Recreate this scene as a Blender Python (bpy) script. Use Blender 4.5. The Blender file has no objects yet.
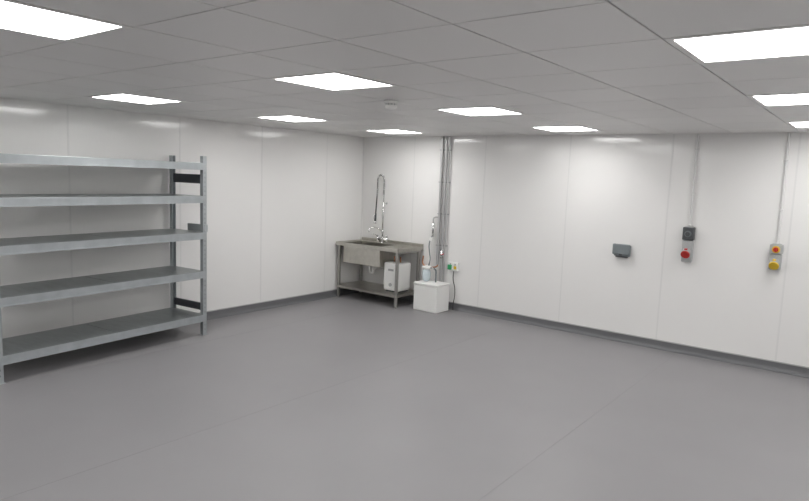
import bpy, bmesh, math, random
from mathutils import Vector, Matrix
random.seed(3)
scn=bpy.context.scene
H=2.445
XW,YW=9.4,-9.6       # room extents
GX,GY=3.389,-4.739   # ceiling grid origin

# ------------------------------------------------------------------ materials
def mat(name,col,rough=0.5,metal=0.0,spec=0.5,noise=None,bump=None,coat=0.0):
    m=bpy.data.materials.new(name); m.use_nodes=True
    nt=m.node_tree; b=nt.nodes['Principled BSDF']
    b.inputs['Base Color'].default_value=(*col,1); b.inputs['Roughness'].default_value=rough
    b.inputs['Metallic'].default_value=metal; b.inputs['Specular IOR Level'].default_value=spec
    b.inputs['Coat Weight'].default_value=coat
    tc=nt.nodes.new('ShaderNodeTexCoord')
    if noise:
        sc,amt=noise[0],noise[1]
        mp=nt.nodes.new('ShaderNodeMapping'); nt.links.new(tc.outputs['Object'],mp.inputs[0])
        if len(noise)>2: mp.inputs['Scale'].default_value=noise[2]
        n=nt.nodes.new('ShaderNodeTexNoise'); n.inputs['Scale'].default_value=sc; n.inputs['Detail'].default_value=4
        nt.links.new(mp.outputs[0],n.inputs['Vector'])
        r=nt.nodes.new('ShaderNodeMapRange'); r.inputs[1].default_value=0.3; r.inputs[2].default_value=0.7
        r.inputs[3].default_value=1-amt; r.inputs[4].default_value=1+amt
        nt.links.new(n.outputs[0],r.inputs[0])
        mx=nt.nodes.new('ShaderNodeVectorMath'); mx.operation='SCALE'
        mx.inputs[0].default_value=col; nt.links.new(r.outputs[0],mx.inputs['Scale'])
        nt.links.new(mx.outputs[0],b.inputs['Base Color'])
    if bump:
        n2=nt.nodes.new('ShaderNodeTexNoise'); n2.inputs['Scale'].default_value=bump[0]
        nt.links.new(tc.outputs['Object'],n2.inputs['Vector'])
        bp=nt.nodes.new('ShaderNodeBump'); bp.inputs['Strength'].default_value=bump[1]; bp.inputs['Distance'].default_value=0.01
        nt.links.new(n2.outputs[0],bp.inputs['Height']); nt.links.new(bp.outputs[0],b.inputs['Normal'])
    return m
def emis(name,col,s):
    m=bpy.data.materials.new(name); m.use_nodes=True; nt=m.node_tree
    b=nt.nodes['Principled BSDF']; b.inputs['Base Color'].default_value=(.9,.9,.9,1)
    b.inputs['Emission Color'].default_value=(*col,1); b.inputs['Emission Strength'].default_value=s
    return m

M_wall=mat('hygienic_wall_cladding',(.83,.822,.810),rough=.11,spec=.55,noise=(.8,.008),bump=(1.3,.10))
M_wjoint=mat('wall_joint_strip',(.73,.725,.715),rough=.3)
M_floor=mat('vinyl_floor',(.254,.247,.254),rough=.40,spec=.45,noise=(1.2,.03),bump=(180,.04))
M_seam=mat('vinyl_weld',(.228,.222,.229),rough=.42)
M_skirt=mat('coved_vinyl_skirting',(.145,.147,.154),rough=.4)
M_cap=mat('skirting_cap',(.42,.42,.42),rough=.4)
M_dark=mat('ceiling_void',(.045,.045,.045),rough=.9)
M_white=mat('white_plastic',(.86,.86,.84),rough=.35)
M_trimw=mat('white_painted_metal',(.80,.79,.78),rough=.4)
M_conduit=mat('white_conduit',(.70,.70,.69),rough=.4)
M_galv=mat('galvanised_steel',(.43,.46,.475),rough=.38,metal=.6,noise=(9,.08))
M_galvdk=mat('galvanised_deck',(.28,.305,.31),rough=.33,metal=.75,noise=(6,.10,(1,4,1)))
M_slot=mat('slot_shadow',(.24,.26,.27),rough=.5,metal=.4)
M_brace_shade=mat('brace_steel_shade_tone',(.10,.105,.115),rough=.5,metal=.4)  # shade inside the rack end frame, put into the brace colour
M_ss=mat('brushed_stainless',(.54,.525,.48),rough=.28,metal=.95,noise=(14,.08,(1,6,1)))
M_ssdk=mat('stainless_frame',(.42,.41,.39),rough=.35,metal=.9)
M_chrome=mat('chrome',(.72,.72,.72),rough=.12,metal=1)
M_pipe=mat('steel_water_pipe',(.55,.55,.55),rough=.3,metal=.6)
M_rub=mat('black_rubber',(.03,.03,.03),rough=.5)
M_gdk=mat('dark_grey_plastic',(.07,.075,.08),rough=.4)
M_gmid=mat('mid_grey_plastic',(.18,.205,.215),rough=.4)
M_glt=mat('light_grey_plastic',(.42,.43,.43),rough=.4)
M_red=mat('red_plastic',(.50,.025,.02),rough=.35)
M_yel=mat('yellow_plastic',(.75,.50,.03),rough=.35)
M_green=mat('green_label',(.03,.32,.12),rough=.5)
M_blue=mat('translucent_filter_plastic',(.58,.66,.70),rough=.2)
M_copper=mat('copper',(.6,.30,.18),rough=.3,metal=1)
M_panel=emis('led_diffuser',(1.0,.992,.978),15.8)

# tile material with per tile variation
TC=(.76,.752,.745)
M_tile=mat('ceiling_tile',TC,rough=.42,spec=.4)
nt=M_tile.node_tree; b=nt.nodes['Principled BSDF']
tc=nt.nodes.new('ShaderNodeTexCoord'); sub=nt.nodes.new('ShaderNodeVectorMath'); sub.operation='SUBTRACT'; sub.inputs[1].default_value=(GX-60,GY-60,0)
dv=nt.nodes.new('ShaderNodeVectorMath'); dv.operation='DIVIDE'; dv.inputs[1].default_value=(.6,.6,1000)
fl=nt.nodes.new('ShaderNodeVectorMath'); fl.operation='FLOOR'; wn=nt.nodes.new('ShaderNodeTexWhiteNoise')
mr=nt.nodes.new('ShaderNodeMapRange'); mr.inputs[3].default_value=.97; mr.inputs[4].default_value=1.03
sc=nt.nodes.new('ShaderNodeVectorMath'); sc.operation='SCALE'; sc.inputs[0].default_value=TC
nt.links.new(tc.outputs['Object'],sub.inputs[0]); nt.links.new(sub.outputs[0],dv.inputs[0]); nt.links.new(dv.outputs[0],fl.inputs[0])
nt.links.new(fl.outputs[0],wn.inputs['Vector']); nt.links.new(wn.outputs['Value'],mr.inputs[0]); nt.links.new(mr.outputs[0],sc.inputs['Scale'])
nt.links.new(sc.outputs[0],b.inputs['Base Color'])

# ------------------------------------------------------------------ helpers
def link(ob,parent=None):
    scn.collection.objects.link(ob)
    if parent: ob.parent=parent
    return ob
def empty(name,loc=(0,0,0)):
    e=bpy.data.objects.new(name,None); e.empty_display_size=.1; scn.collection.objects.link(e); return e
def boxes(name,lst,m,parent=None,bevel=0,mats=None):
    bm=bmesh.new()
    for t in lst:
        x0,x1,y0,y1,z0,z1=t[:6]; mi=t[6] if len(t)>6 else 0
        v=[bm.verts.new(c) for c in ((x0,y0,z0),(x1,y0,z0),(x1,y1,z0),(x0,y1,z0),(x0,y0,z1),(x1,y0,z1),(x1,y1,z1),(x0,y1,z1))]
        for f in ((0,3,2,1),(4,5,6,7),(0,1,5,4),(1,2,6,5),(2,3,7,6),(3,0,4,7)):
            fc=bm.faces.new([v[i] for i in f]); fc.material_index=mi
    me=bpy.data.meshes.new(name); bm.to_mesh(me); bm.free()
    for mm in (mats or [m]): me.materials.append(mm)
    ob=bpy.data.objects.new(name,me); link(ob,parent)
    if bevel:
        bv=ob.modifiers.new('bevel','BEVEL'); bv.width=bevel; bv.segments=2; bv.limit_method='ANGLE'
    return ob
def box(name,a,m,parent=None,bevel=0): return boxes(name,[a],m,parent,bevel)
def cyl(name,p,q,r,m,parent=None,seg=20,r2=None,bevel=0):
    p=Vector(p);q=Vector(q);d=q-p
    bm=bmesh.new(); bmesh.ops.create_cone(bm,cap_ends=True,segments=seg,radius1=r,radius2=r if r2 is None else r2,depth=d.length)
    rot=Vector((0,0,1)).rotation_difference(d.normalized()).to_matrix().to_4x4()
    bm.transform(Matrix.Translation((p+q)/2)@rot)
    for f in bm.faces: f.smooth=len(f.verts)==4
    me=bpy.data.meshes.new(name); bm.to_mesh(me); bm.free(); me.materials.append(m)
    ob=bpy.data.objects.new(name,me); link(ob,parent)
    if bevel:
        bv=ob.modifiers.new('bevel','BEVEL'); bv.width=bevel; bv.segments=2; bv.limit_method='ANGLE'
    return ob
def lathe(name,prof,c,m,parent=None,axis='Z',seg=32):
    bm=bmesh.new(); rings=[]
    for r,z in prof:
        ring=[]
        for i in range(seg):
            a=2*math.pi*i/seg; v=Vector((r*math.cos(a),r*math.sin(a),z))
            if axis=='Y': v=Vector((v.x,-v.z,v.y))
            ring.append(bm.verts.new(v+Vector(c)))
        rings.append(ring)
    for a,b_ in zip(rings,rings[1:]):
        for i in range(seg): bm.faces.new((a[i],a[(i+1)%seg],b_[(i+1)%seg],b_[i]))
    bm.faces.new(rings[0]); bm.faces.new(rings[-1])
    bmesh.ops.recalc_face_normals(bm,faces=bm.faces)
    for f in bm.faces: f.smooth=True
    me=bpy.data.meshes.new(name); bm.to_mesh(me); bm.free(); me.materials.append(m)
    ob=bpy.data.objects.new(name,me); return link(ob,parent)
def tube(name,pts,r,m,parent=None,smooth=True,res=8):
    cu=bpy.data.curves.new(name,'CURVE'); cu.dimensions='3D'; cu.bevel_depth=r; cu.bevel_resolution=3; cu.use_fill_caps=True; cu.resolution_u=res
    if smooth:
        s=cu.splines.new('BEZIER'); s.bezier_points.add(len(pts)-1)
        for bp_,p in zip(s.bezier_points,pts): bp_.co=p; bp_.handle_left_type=bp_.handle_right_type='AUTO'
    else:
        s=cu.splines.new('POLY'); s.points.add(len(pts)-1)
        for sp,p in zip(s.points,pts): sp.co=(*p,1)
    tmp=bpy.data.objects.new(name+'_c',cu); scn.collection.objects.link(tmp)
    dg=bpy.context.evaluated_depsgraph_get(); me=bpy.data.meshes.new_from_object(tmp.evaluated_get(dg)); me.name=name
    bpy.data.objects.remove(tmp); me.materials.clear(); me.materials.append(m)
    for f in me.polygons: f.use_smooth=True
    ob=bpy.data.objects.new(name,me); return link(ob,parent)
def extrude_profile(name,prof,along,a,b_,m,parent=None,mats=None,mi=None):
    bm=bmesh.new(); R=[]
    for t in (a,b_):
        R.append([bm.verts.new((t,-d,z) if along=='X' else (d,t,z)) for d,z in prof])
    n=len(prof)
    for i in range(n):
        f=bm.faces.new((R[0][i],R[0][(i+1)%n],R[1][(i+1)%n],R[1][i]))
        if mi: f.material_index=mi[i]
    bm.faces.new(R[0]); bm.faces.new(R[1]); bmesh.ops.recalc_face_normals(bm,faces=bm.faces)
    me=bpy.data.meshes.new(name); bm.to_mesh(me); bm.free()
    for mm in (mats or [m]): me.materials.append(mm)
    ob=bpy.data.objects.new(name,me); return link(ob,parent)

# ------------------------------------------------------------------ room shell
box('floor',(-.1,XW+.1,YW-.1,.1,-.1,0),M_floor)
boxes('trim_floor_welds',[(x-.002,x+.002,YW,-.02,0,.0006) for x in (.85,2.85,4.85,6.85,8.85)],M_seam)
box('wall_back',(-.1,XW+.1,0,.1,0,H+.15),M_wall)
box('wall_left',(-.1,0,YW,0,0,H+.15),M_wall)
box('wall_right',(XW,XW+.1,YW,0,0,H+.15),M_wall)
box('wall_front',(-.1,XW+.1,YW-.1,YW,0,H+.15),M_wall)
boxes('trim_wall_joints_back',[(x-.009,x+.009,-.0015,0,.1,H) for x in (1.0,2.2,3.4,4.6,5.8,7.0,8.2)],M_wjoint)
boxes('trim_wall_joints_left',[(0,.0015,y-.009,y+.009,.1,H) for y in (-.8,-2.0,-3.2,-4.45,-5.65,-6.85,-8.05)],M_wjoint)
prof=[(0,0),(.045,0),(.045,.002),(.028,.007),(.014,.018),(.007,.035),(.005,.06),(.005,.092),(.009,.092),(.009,.104),(0,.104)]
mi=[0,0,0,0,0,0,0,1,1,1,0]
extrude_profile('baseboard_back',prof,'X',0,XW,None,mats=[M_skirt,M_cap],mi=mi)
extrude_profile('baseboard_left',prof,'Y',YW,0,None,mats=[M_skirt,M_cap],mi=mi)
box('baseboard_right',(XW-.012,XW,YW,0,0,.1),M_skirt); box('baseboard_front',(0,XW,YW,YW+.012,0,.1),M_skirt)
box('trim_corner',(0,.018,-.018,0,.1,H),M_wjoint,bevel=.005)
boxes('trim_ceiling_edge',[(0,XW,-.02,0,H-.004,H+.03),(0,.02,YW,0,H-.004,H+.03),(XW-.02,XW,YW,0,H-.004,H+.03),(0,XW,YW,YW+.02,H-.004,H+.03)],M_trimw)

# ceiling tiles (each one a real panel with a dark shadow gap)
lights=[]
for i in (-1,0,1,2):
    for j in (-2,-1,0,1,2): lights.append((4*i,3*j))
lightset=set(lights)
tl=[]
g=.0045
for ix in range(-7,12):
    for iy in range(-10,9):
        if (ix,iy) in lightset: continue
        x0=GX+.6*ix; y0=GY+.6*iy
        a0,a1=max(x0+g,.021),min(x0+.6-g,XW-.021); b0,b1=max(y0+g,YW+.021),min(y0+.6-g,-.021)
        if a1-a0<.02 or b1-b0<.02: continue
        tl.append((a0,a1,b0,b1,H,H+.02,0))
tl.append((-.1,XW+.1,YW-.1,.1,H+.045,H+.15,1))
ceil=boxes('ceiling',tl,None,mats=[M_tile,M_dark])

def light_panel(ix,iy):
    x0=GX+.6*ix+g; y0=GY+.6*iy+g; s=.6-2*g; e=.030
    r=empty('ceiling_light_panel')
    boxes('frame',[(x0,x0+s,y0,y0+e,H-.003,H+.03),(x0,x0+s,y0+s-e,y0+s,H-.003,H+.03),(x0,x0+e,y0+e,y0+s-e,H-.003,H+.03),(x0+s-e,x0+s,y0+e,y0+s-e,H-.003,H+.03)],M_trimw,r)
    box('diffuser',(x0+e,x0+s-e,y0+e,y0+s-e,H+.001,H+.02),M_panel,r)
for ix,iy in lights:
    if GX+.6*ix<XW-.6: light_panel(ix,iy)

# ------------------------------------------------------------------ smoke detector
sd=empty('smoke_detector'); c=(3.41,-3.52,0)
lathe('base',[(.055,H),(.058,H-.006),(.058,H-.018),(.050,H-.022)],c,M_white,sd)
lathe('vent_ring',[(.046,H-.020),(.046,H-.034)],c,M_glt,sd)
for k in range(12):
    a=k*math.pi/6; cyl('fin_%d'%k,(c[0]+.048*math.cos(a),c[1]+.048*math.sin(a),H-.020),(c[0]+.048*math.cos(a),c[1]+.048*math.sin(a),H-.036),.004,M_white,sd,8)
lathe('dome',[(.050,H-.034),(.050,H-.042),(.042,H-.056),(.02,H-.064),(.004,H-.066)],c,M_white,sd)

# ------------------------------------------------------------------ shelving rack
rk=empty('metal_shelving_unit')
RX0,RX1=.05,.62; RY0,RY1=-5.45,-3.27
def post(n,x,y,sx,sy,h):
    w=.05;d=.045;t=.004
    L=[(min(x,x+sx*t),max(x,x+sx*t),min(y,y+sy*w),max(y,y+sy*w),0.006,h),
       (min(x,x+sx*d),max(x,x+sx*d),min(y,y+sy*t),max(y,y+sy*t),0.006,h),
       (min(x,x+sx*d),max(x,x+sx*d),min(y+sy*(w-t),y+sy*w),max(y+sy*(w-t),y+sy*w),0.006,h)]
    boxes(n,L,M_galv,rk)
    boxes(n+'_foot',[(min(x-sx*.005,x+sx*(d+.02)),max(x-sx*.005,x+sx*(d+.02)),min(y-sy*.01,y+sy*(w+.01)),max(y-sy*.01,y+sy*(w+.01)),0,.006)],M_galv,rk)
    S=[]
    z=.06
    while z<h-.04:
        xo=x-sx*.0006
        S.append((min(xo,x),max(xo,x),min(y+sy*.020,y+sy*.027),max(y+sy*.020,y+sy*.027),z,z+.016)); z+=.05
    boxes(n+'_slots',S,M_slot,rk)
post('post_1',RX1,RY1,-1,-1,2.0); post('post_2',RX0,RY1,1,-1,2.0)
post('post_3',RX1,RY0,-1,1,2.0); post('post_4',RX0,RY0,1,1,2.0)
for k,z in enumerate((1.925,1.565,1.165,.73,.235)):
    bh=.075; ym0,ym1=RY0+.004,RY1-.004
    for nm,xa,sg in (('front',RX1,-1),('rear',RX0,1)):
        xo=xa+sg*(-.003)
        p0,p1=sorted((xo,xo+sg*.004)); q0,q1=sorted((xo,xo+sg*.035))
        boxes('shelf_%d_beam_%s'%(k+1,nm),[(p0,p1,ym0,ym1,z-bh,z),(q0,q1,ym0+.05,ym1-.05,z-.004,z),(q0,q1,ym0+.05,ym1-.05,z-bh,z-bh+.004),
              (*sorted((xo-sg*.003,xo)),ym0,ym1,z-bh*.30,z),(*sorted((xo-sg*.003,xo)),ym0,ym1,z-bh,z-bh*.82)],M_galv,rk)
    n=2
    L=(ym1-ym0-.02)/n
    boxes('shelf_%d_deck'%(k+1),[(RX0+.006,RX1-.006,ym0+.01+i*L+.003,ym0+.01+(i+1)*L-.003,z-.006,z+.002) for i in range(n)],M_galvdk,rk,bevel=.002)
    boxes('shelf_%d_ribs'%(k+1),[(RX0+.04,RX1-.04,ym0+.06+i*.28,ym0+.09+i*.28,z-.035,z-.006) for i in range(7)],M_galvdk,rk)
for yy,s in ((RY1,-1),(RY0,1)):
    ya,yb=sorted((yy+s*.008,yy+s*.03))
    for n,(z0,z1) in enumerate(((1.70,1.80),(.28,.36))):
        boxes('end_brace_%d'%n,[(RX0+.046,RX1-.046,ya,ya+.003,z0,z1),(RX0+.046,RX1-.046,ya,yb,z1-.003,z1),(RX0+.046,RX1-.046,ya,yb,z0,z0+.003),
          (RX0+.046,RX1-.046,ya-.002,ya,z0+.03,z0+.045),(RX0+.046,RX1-.046,ya-.002,ya,z1-.045,z1-.03)],M_brace_shade,rk)
boxes('end_bracket',[(RX1-.28,RX1+.006,RY1-.035,RY1+.012,1.17,1.25)],M_galv,rk,bevel=.004)
piv=Vector((RX1,RY1,0)); ang=math.radians(5.5)
rk.matrix_world=Matrix.Translation(piv)@Matrix.Rotation(ang,4,'Z')@Matrix.Translation(-piv)

# ------------------------------------------------------------------ stainless sink bench
sb=empty('stainless_steel_sink_bench')
BX0,BX1,BY0,BY1,BZ=.03,1.23,-.60,-.02,.84
bx0,bx1,by0,by1=.12,.84,-.53,-.12
T=.03
boxes('worktop',[(BX0,bx0,BY0,BY1,BZ-T,BZ),(bx1,BX1,BY0,BY1,BZ-T,BZ),(bx0,bx1,BY0,by0,BZ-T,BZ),(bx0,bx1,by1,BY1,BZ-T,BZ)],M_ss,sb)
boxes('worktop_rim',[(BX0-.004,BX1+.004,BY0-.004,BY0+.012,BZ-.045,BZ+.007),(BX0-.004,BX0+.012,BY0,BY1,BZ-.045,BZ+.007),(BX1-.012,BX1+.004,BY0,BY1,BZ-.045,BZ+.007)],M_ss,sb,bevel=.003)
boxes('upstand',[(BX0,BX1,BY1-.002,BY1+.016,BZ-.045,BZ+.045)],M_ss,sb,bevel=.003)
boxes('drainer_ribs',[(bx1+.06,BX1-.05,y-.006,y+.006,BZ,BZ+.004) for y in [BY0+.08+.05*i for i in range(9)]],M_ss,sb,bevel=.002)
zb=BZ-.30; t=.004
boxes('bowl',[(bx0,bx1,by0,by1,zb,zb+t),(bx0,bx0+t,by0,by1,zb,BZ-.001),(bx1-t,bx1,by0,by1,zb,BZ-.001),(bx0,bx1,by0,by0+t,zb,BZ-.001),(bx0,bx1,by1-t,by1,zb,BZ-.001)],M_ss,sb,bevel=.0015)
lathe('drain_flange',[(.045,0),(.045,.003),(.02,.001)],((bx0+bx1)/2,(by0+by1)/2,zb+t),M_chrome,sb)
mx,my=(bx0+bx1)/2,(by0+by1)/2
tube('waste_trap',[(mx,my,zb),(mx,my,zb-.08),(mx+.02,my,zb-.13),(mx+.06,my,zb-.13),(mx+.08,my,zb-.08),(mx+.10,my+.05,zb-.06),(mx+.10,by1+.06,zb-.07)],.02,M_white,sb)
for i,(x,y) in enumerate(((BX0+.04,BY0+.04),(BX1-.04,BY0+.04),(BX0+.04,BY1-.04),(BX1-.04,BY1-.04))):
    boxes('leg_%d'%(i+1),[(x-.019,x+.019,y-.019,y+.019,.03,BZ-T)],M_ssdk,sb,bevel=.004)
    lathe('foot_%d'%(i+1),[(.022,0),(.022,.012),(.014,.02),(.014,.035)],(x,y,0),M_ssdk,sb)
boxes('undershelf',[(BX0+.02,BX1-.02,BY0+.02,BY1-.02,.185,.19),(BX0+.02,BX1-.02,BY0+.02,BY0+.024,.15,.19),(BX0+.02,BX1-.02,BY1-.024,BY1-.02,.15,.19),
      (BX0+.02,BX0+.024,BY0+.02,BY1-.02,.15,.19),(BX1-.024,BX1-.02,BY0+.02,BY1-.02,.15,.19)],M_ss,sb)
boxes('top_rails',[(BX0+.05,BX1-.05,BY1-.05,BY1-.02,BZ-.07,BZ-T),(BX0+.025,BX0+.05,BY0+.05,BY1-.05,BZ-.07,BZ-T),(BX1-.05,BX1-.025,BY0+.05,BY1-.05,BZ-.07,BZ-T)],M_ssdk,sb)

# ------------------------------------------------------------------ pre-rinse tap
tp=empty('pre_rinse_spray_tap')
tx,ty=.50,-.075
z0=BZ
cyl('base_flange',(tx,ty,z0),(tx,ty,z0+.012),.035,M_chrome,tp)
cyl('body',(tx,ty,z0+.012),(tx,ty,z0+.10),.022,M_chrome,tp)
cyl('cross_body',(tx-.09,ty,z0+.055),(tx+.09,ty,z0+.055),.018,M_chrome,tp)
for s in (-1,1):
    cyl('valve_%d'%(s+1),(tx+s*.09,ty,z0+.0),(tx+s*.09,ty,z0+.09),.02,M_chrome,tp)
    cyl('lever_%d'%(s+1),(tx+s*.09,ty,z0+.10),(tx+s*.13,ty-.07,z0+.13),.008,M_chrome,tp)
    cyl('stem_%d'%(s+1),(tx+s*.09,ty,z0+.09),(tx+s*.09,ty,z0+.112),.010,M_chrome,tp)
cyl('riser',(tx,ty,z0+.10),(tx,ty,z0+.76),.012,M_chrome,tp)
tube('swing_spout',[(tx,ty,z0+.17),(tx-.05,ty-.06,z0+.22),(tx-.10,ty-.13,z0+.23),(tx-.13,ty-.17,z0+.19),(tx-.13,ty-.17,z0+.16)],.010,M_chrome,tp)
cyl('spout_swivel',(tx,ty,z0+.14),(tx,ty,z0+.20),.018,M_chrome,tp)
ox,oy=-.035,-.11
arc=[]
for i in range(13):
    a=math.pi*i/12; k=(1-math.cos(a))/2; arc.append((tx+ox*k,ty+oy*k,z0+.94+.09*math.sin(a)))
path=[(tx,ty,z0+.74),(tx,ty,z0+.84)]+arc+[(tx+ox,ty+oy,z0+.80),(tx+ox-.01,ty+oy,z0+.62),(tx+ox-.02,ty+oy,z0+.45)]
hose=tube('hose',path,.010,M_rub,tp)
P=[Vector(p) for p in path]; dense=[]
for a,b_ in zip(P,P[1:]):
    n=max(2,int((b_-a).length/.0016))
    for i in range(n): dense.append(a.lerp(b_,i/n))
coil=[];ph=0;acc=0
for a,b_ in zip(dense,dense[1:]):
    d=(b_-a); l=d.length; d.normalize(); acc+=l
    if acc>.66: break
    n1=Vector((.95,-.30,0)).cross(d).normalized()
    n2=d.cross(n1); ph+=l/.013*2*math.pi
    coil.append(tuple(a+.0145*(math.cos(ph)*n1+math.sin(ph)*n2)))
tube('spring',coil,.0034,M_chrome,tp,smooth=False)
hx,hy=tx+ox-.02,ty+oy
cyl('spray_grip',(hx,hy,z0+.45),(hx,hy-.005,z0+.33),.014,M_gdk,tp,r2=.017)
cyl('spray_head',(hx,hy-.005,z0+.33),(hx-.005,hy-.015,z0+.295),.024,M_chrome,tp,r2=.028)
tube('trigger',[(hx,hy-.025,z0+.43),(hx,hy-.045,z0+.39),(hx,hy-.03,z0+.34)],.004,M_chrome,tp)
tube('wall_bracket',[(tx,ty,z0+.60),(tx,-.004,z0+.60)],.006,M_chrome,tp,smooth=False)
cyl('bracket_flange',(tx,-.008,z0+.60),(tx,-.002,z0+.60),.02,M_chrome,tp)

# ------------------------------------------------------------------ under-sink water heater
wh=empty('under_sink_water_heater')
box('tank',(.86,1.15,-.46,-.17,.21,.62),M_white,wh,bevel=.03)
boxes('base',[(.89,1.12,-.43,-.20,.191,.215)],M_gdk,wh)
cyl('dial',(1.0,-.461,.30),(1.0,-.472,.30),.025,M_glt,wh)
cyl('inlet',(.95,-.32,.61),(.95,-.32,.70),.011,M_copper,wh); cyl('outlet',(1.06,-.32,.61),(1.06,-.32,.70),.011,M_copper,wh)
boxes('badge',[(.95,1.05,-.4615,-.46,.50,.53)],M_glt,wh)

# ------------------------------------------------------------------ white floor box
fb=empty('water_softener_cabinet')
FX0,FX1,FY0,FY1=1.40,1.80,-.43,-.12
box('cabinet',(FX0,FX1,FY0,FY1,.0,.36),M_white,fb,bevel=.012)
box('lid',(FX0-.006,FX1+.006,FY0-.006,FY1+.006,.362,.395),M_white,fb,bevel=.010)

# ------------------------------------------------------------------ water pipes + filter
wp=empty('water_pipes')
for i,(x,r,zb_) in enumerate(((1.52,.021,.62),(1.59,.021,.11),(1.637,.010,.11))):
    tube('pipe_%d'%(i+1),[(x,-.045,zb_),(x,-.045,H-.005)],r,M_pipe,wp,smooth=False)
for k,z in enumerate((2.25,1.8,1.35,.9)):
    boxes('pipe_clip_%d'%k,[(1.49,1.655,-.022,-.002,z-.008,z+.008),(1.493,1.547,-.068,-.022,z-.006,z+.006),(1.563,1.617,-.068,-.022,z-.006,z+.006)],M_glt,wp,bevel=.002)
tube('branch_left',[(1.52,-.045,.64),(1.52,-.045,.60),(1.49,-.05,.58),(1.30,-.05,.58),(1.27,-.05,.60),(1.27,-.05,.72)],.011,M_copper,wp)
tube('flex_hose',[(1.43,-.06,1.05),(1.39,-.08,.92),(1.40,-.085,.80),(1.43,-.10,.70),(1.455,-.15,.64)],.009,M_gmid,wp)
cyl('check_valve',(1.43,-.06,1.02),(1.43,-.06,1.22),.017,M_chrome,wp)
tube('tee',[(1.43,-.06,1.22),(1.43,-.06,1.28),(1.455,-.05,1.30),(1.52,-.045,1.30)],.010,M_pipe,wp)
cyl('isolator',(1.59,-.045,.72),(1.59,-.045,.82),.026,M_chrome,wp)
cyl('isolator_lever',(1.59,-.072,.77),(1.65,-.082,.79),.006,M_red,wp)
cyl('gauge',(1.43,-.077,.98),(1.43,-.107,.98),.028,M_white,wp)
wf=empty('water_filter')
fc=(1.475,-.24,0)
lathe('filter_bowl',[(.03,.396),(.05,.41),(.062,.46),(.062,.52),(.054,.555),(.035,.57)],fc,M_blue,wf)
lathe('filter_cap',[(.045,.565),(.066,.572),(.066,.605),(.03,.615)],fc,M_white,wf)
cyl('filter_outlet',(1.54,-.24,.59),(1.60,-.24,.59),.014,M_chrome,wf)
tube('filter_drop',[(1.60,-.24,.59),(1.63,-.24,.57),(1.64,-.24,.50),(1.64,-.24,.397)],.011,M_gmid,wf)
tube('filter_inlet',[(1.46,-.18,.59),(1.457,-.165,.61),(1.455,-.155,.638)],.011,M_gmid,wf)

# ------------------------------------------------------------------ wall socket
ws=empty('double_wall_socket')
box('back_box',(1.71,1.86,-.035,0,.56,.68),M_white,ws,bevel=.005)
box('face_plate',(1.707,1.863,-.042,-.035,.556,.684),M_white,ws,bevel=.003)
boxes('rockers',[(1.735,1.755,-.046,-.042,.64,.665),(1.815,1.835,-.046,-.042,.64,.665)],M_glt,ws)
boxes('plug',[(1.715,1.770,-.075,-.042,.575,.645)],M_green,ws,bevel=.006)
boxes('label',[(1.80,1.845,-.0435,-.042,.585,.63)],M_yel,ws)
tube('cable',[(1.79,-.02,.56),(1.80,-.04,.44),(1.84,-.05,.32),(1.85,-.06,.2),(1.84,-.07,.10),(1.84,-.07,.008)],.006,M_rub,ws)

# ------------------------------------------------------------------ grey weatherproof socket
gs=empty('weatherproof_socket')
box('back_box',(4.05,4.235,-.05,0,1.025,1.155),M_gmid,gs,bevel=.01)
box('hinged_cover',(4.04,4.245,-.085,-.052,1.045,1.17),M_gmid,gs,bevel=.012)
boxes('latch',[(4.125,4.16,-.092,-.082,1.035,1.06)],M_gdk,gs,bevel=.003)
boxes('gland',[(4.07,4.21,-.045,-.01,1.01,1.027)],M_gdk,gs,bevel=.003)

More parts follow.
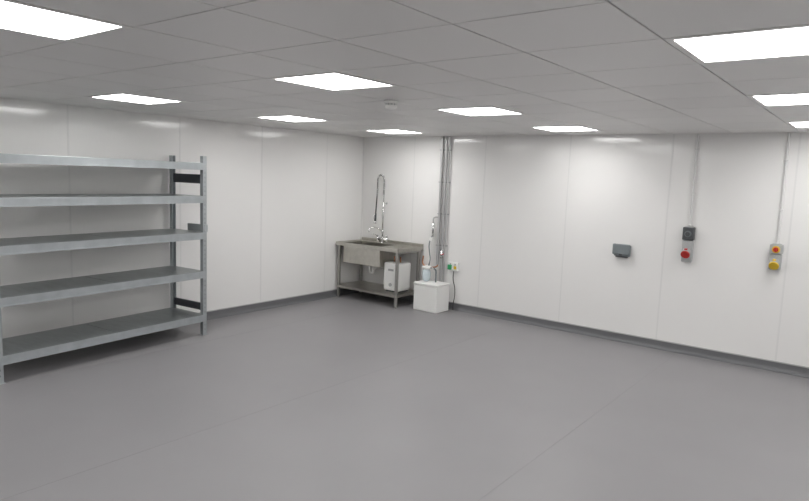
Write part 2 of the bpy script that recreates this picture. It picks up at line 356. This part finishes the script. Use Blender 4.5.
# ------------------------------------------------------------------ industrial sockets
def commando(x,zt,h,col,topdark):
    r=empty('industrial_power_socket')
    zb_=zt-h; zm=zt-h*.38
    w=.058
    box('isolator_box',(x-w,x+w,-.075,0,zm+.004,zt),M_gdk if topdark else M_glt,r,bevel=.008)
    cyl('switch_ring',(x,-.074,(zm+zt)/2),(x,-.082,(zm+zt)/2),.036,M_gmid if topdark else col,r,24)
    cyl('switch_knob',(x,-.080,(zm+zt)/2),(x,-.10,(zm+zt)/2),.024,M_gdk if topdark else M_red,r,24,bevel=.003)
    boxes('switch_grip',[(x-.007,x+.007,-.112,-.098,(zm+zt)/2-.024,(zm+zt)/2+.024)],M_gdk if topdark else M_red,r,bevel=.003)
    box('socket_box',(x-w*.92,x+w*.92,-.065,0,zb_,zm),M_glt,r,bevel=.010)
    zc=(zb_+zm)/2-.005
    a=(x,-.055,zc+.01); q=(x,-.105,zc-.022)
    cyl('socket_collar',a,q,.042,M_glt,r,28,r2=.045,bevel=.003)
    q2=(x,-.122,zc-.033)
    cyl('socket_cap',q,q2,.047,col,r,28,bevel=.004)
    boxes('cap_hinge',[(x-.015,x+.015,-.118,-.085,zc+.022,zc+.04)],col,r,bevel=.003)
    boxes('gland_plate',[(x-w*.7,x+w*.7,-.06,-.005,zt-.002,zt+.006)],M_glt,r)
    tube('conduit',[(x,-.02,zt),(x,-.02,H-.005)],.0125,M_conduit,r,smooth=False)
    cyl('conduit_gland',(x,-.02,zt+.004),(x,-.02,zt+.035),.018,M_conduit,r)
    for k in range(2):
        z=zt+.35+.5*k; boxes('saddle_%d'%k,[(x-.02,x+.02,-.034,0,z-.01,z+.01)],M_conduit,r,bevel=.003)
    return r
commando(4.857,1.425,.385,M_red,True)
commando(5.705,1.315,.26,M_yel,False)

# ------------------------------------------------------------------ camera
R=[(0.78815,0.61434,0.0374),(0.10234,-0.0709,-0.99222),(-0.60691,0.78585,-0.11875)]
cam=bpy.data.cameras.new('camera'); co=bpy.data.objects.new('camera',cam); scn.collection.objects.link(co)
m=Matrix(((R[0][0],-R[1][0],-R[2][0],6.5657),(R[0][1],-R[1][1],-R[2][1],-7.3629),(R[0][2],-R[1][2],-R[2][2],1.866),(0,0,0,1)))
co.matrix_world=m
cam.sensor_fit='HORIZONTAL'; cam.sensor_width=36; cam.lens=621.87/809*36; cam.clip_start=.05
scn.camera=co
w=bpy.data.worlds.new('world'); scn.world=w; w.use_nodes=True
w.node_tree.nodes['Background'].inputs[0].default_value=(.02,.02,.02,1)
scn.view_settings.view_transform='Standard'; scn.view_settings.look='None'
scn.view_settings.exposure=0
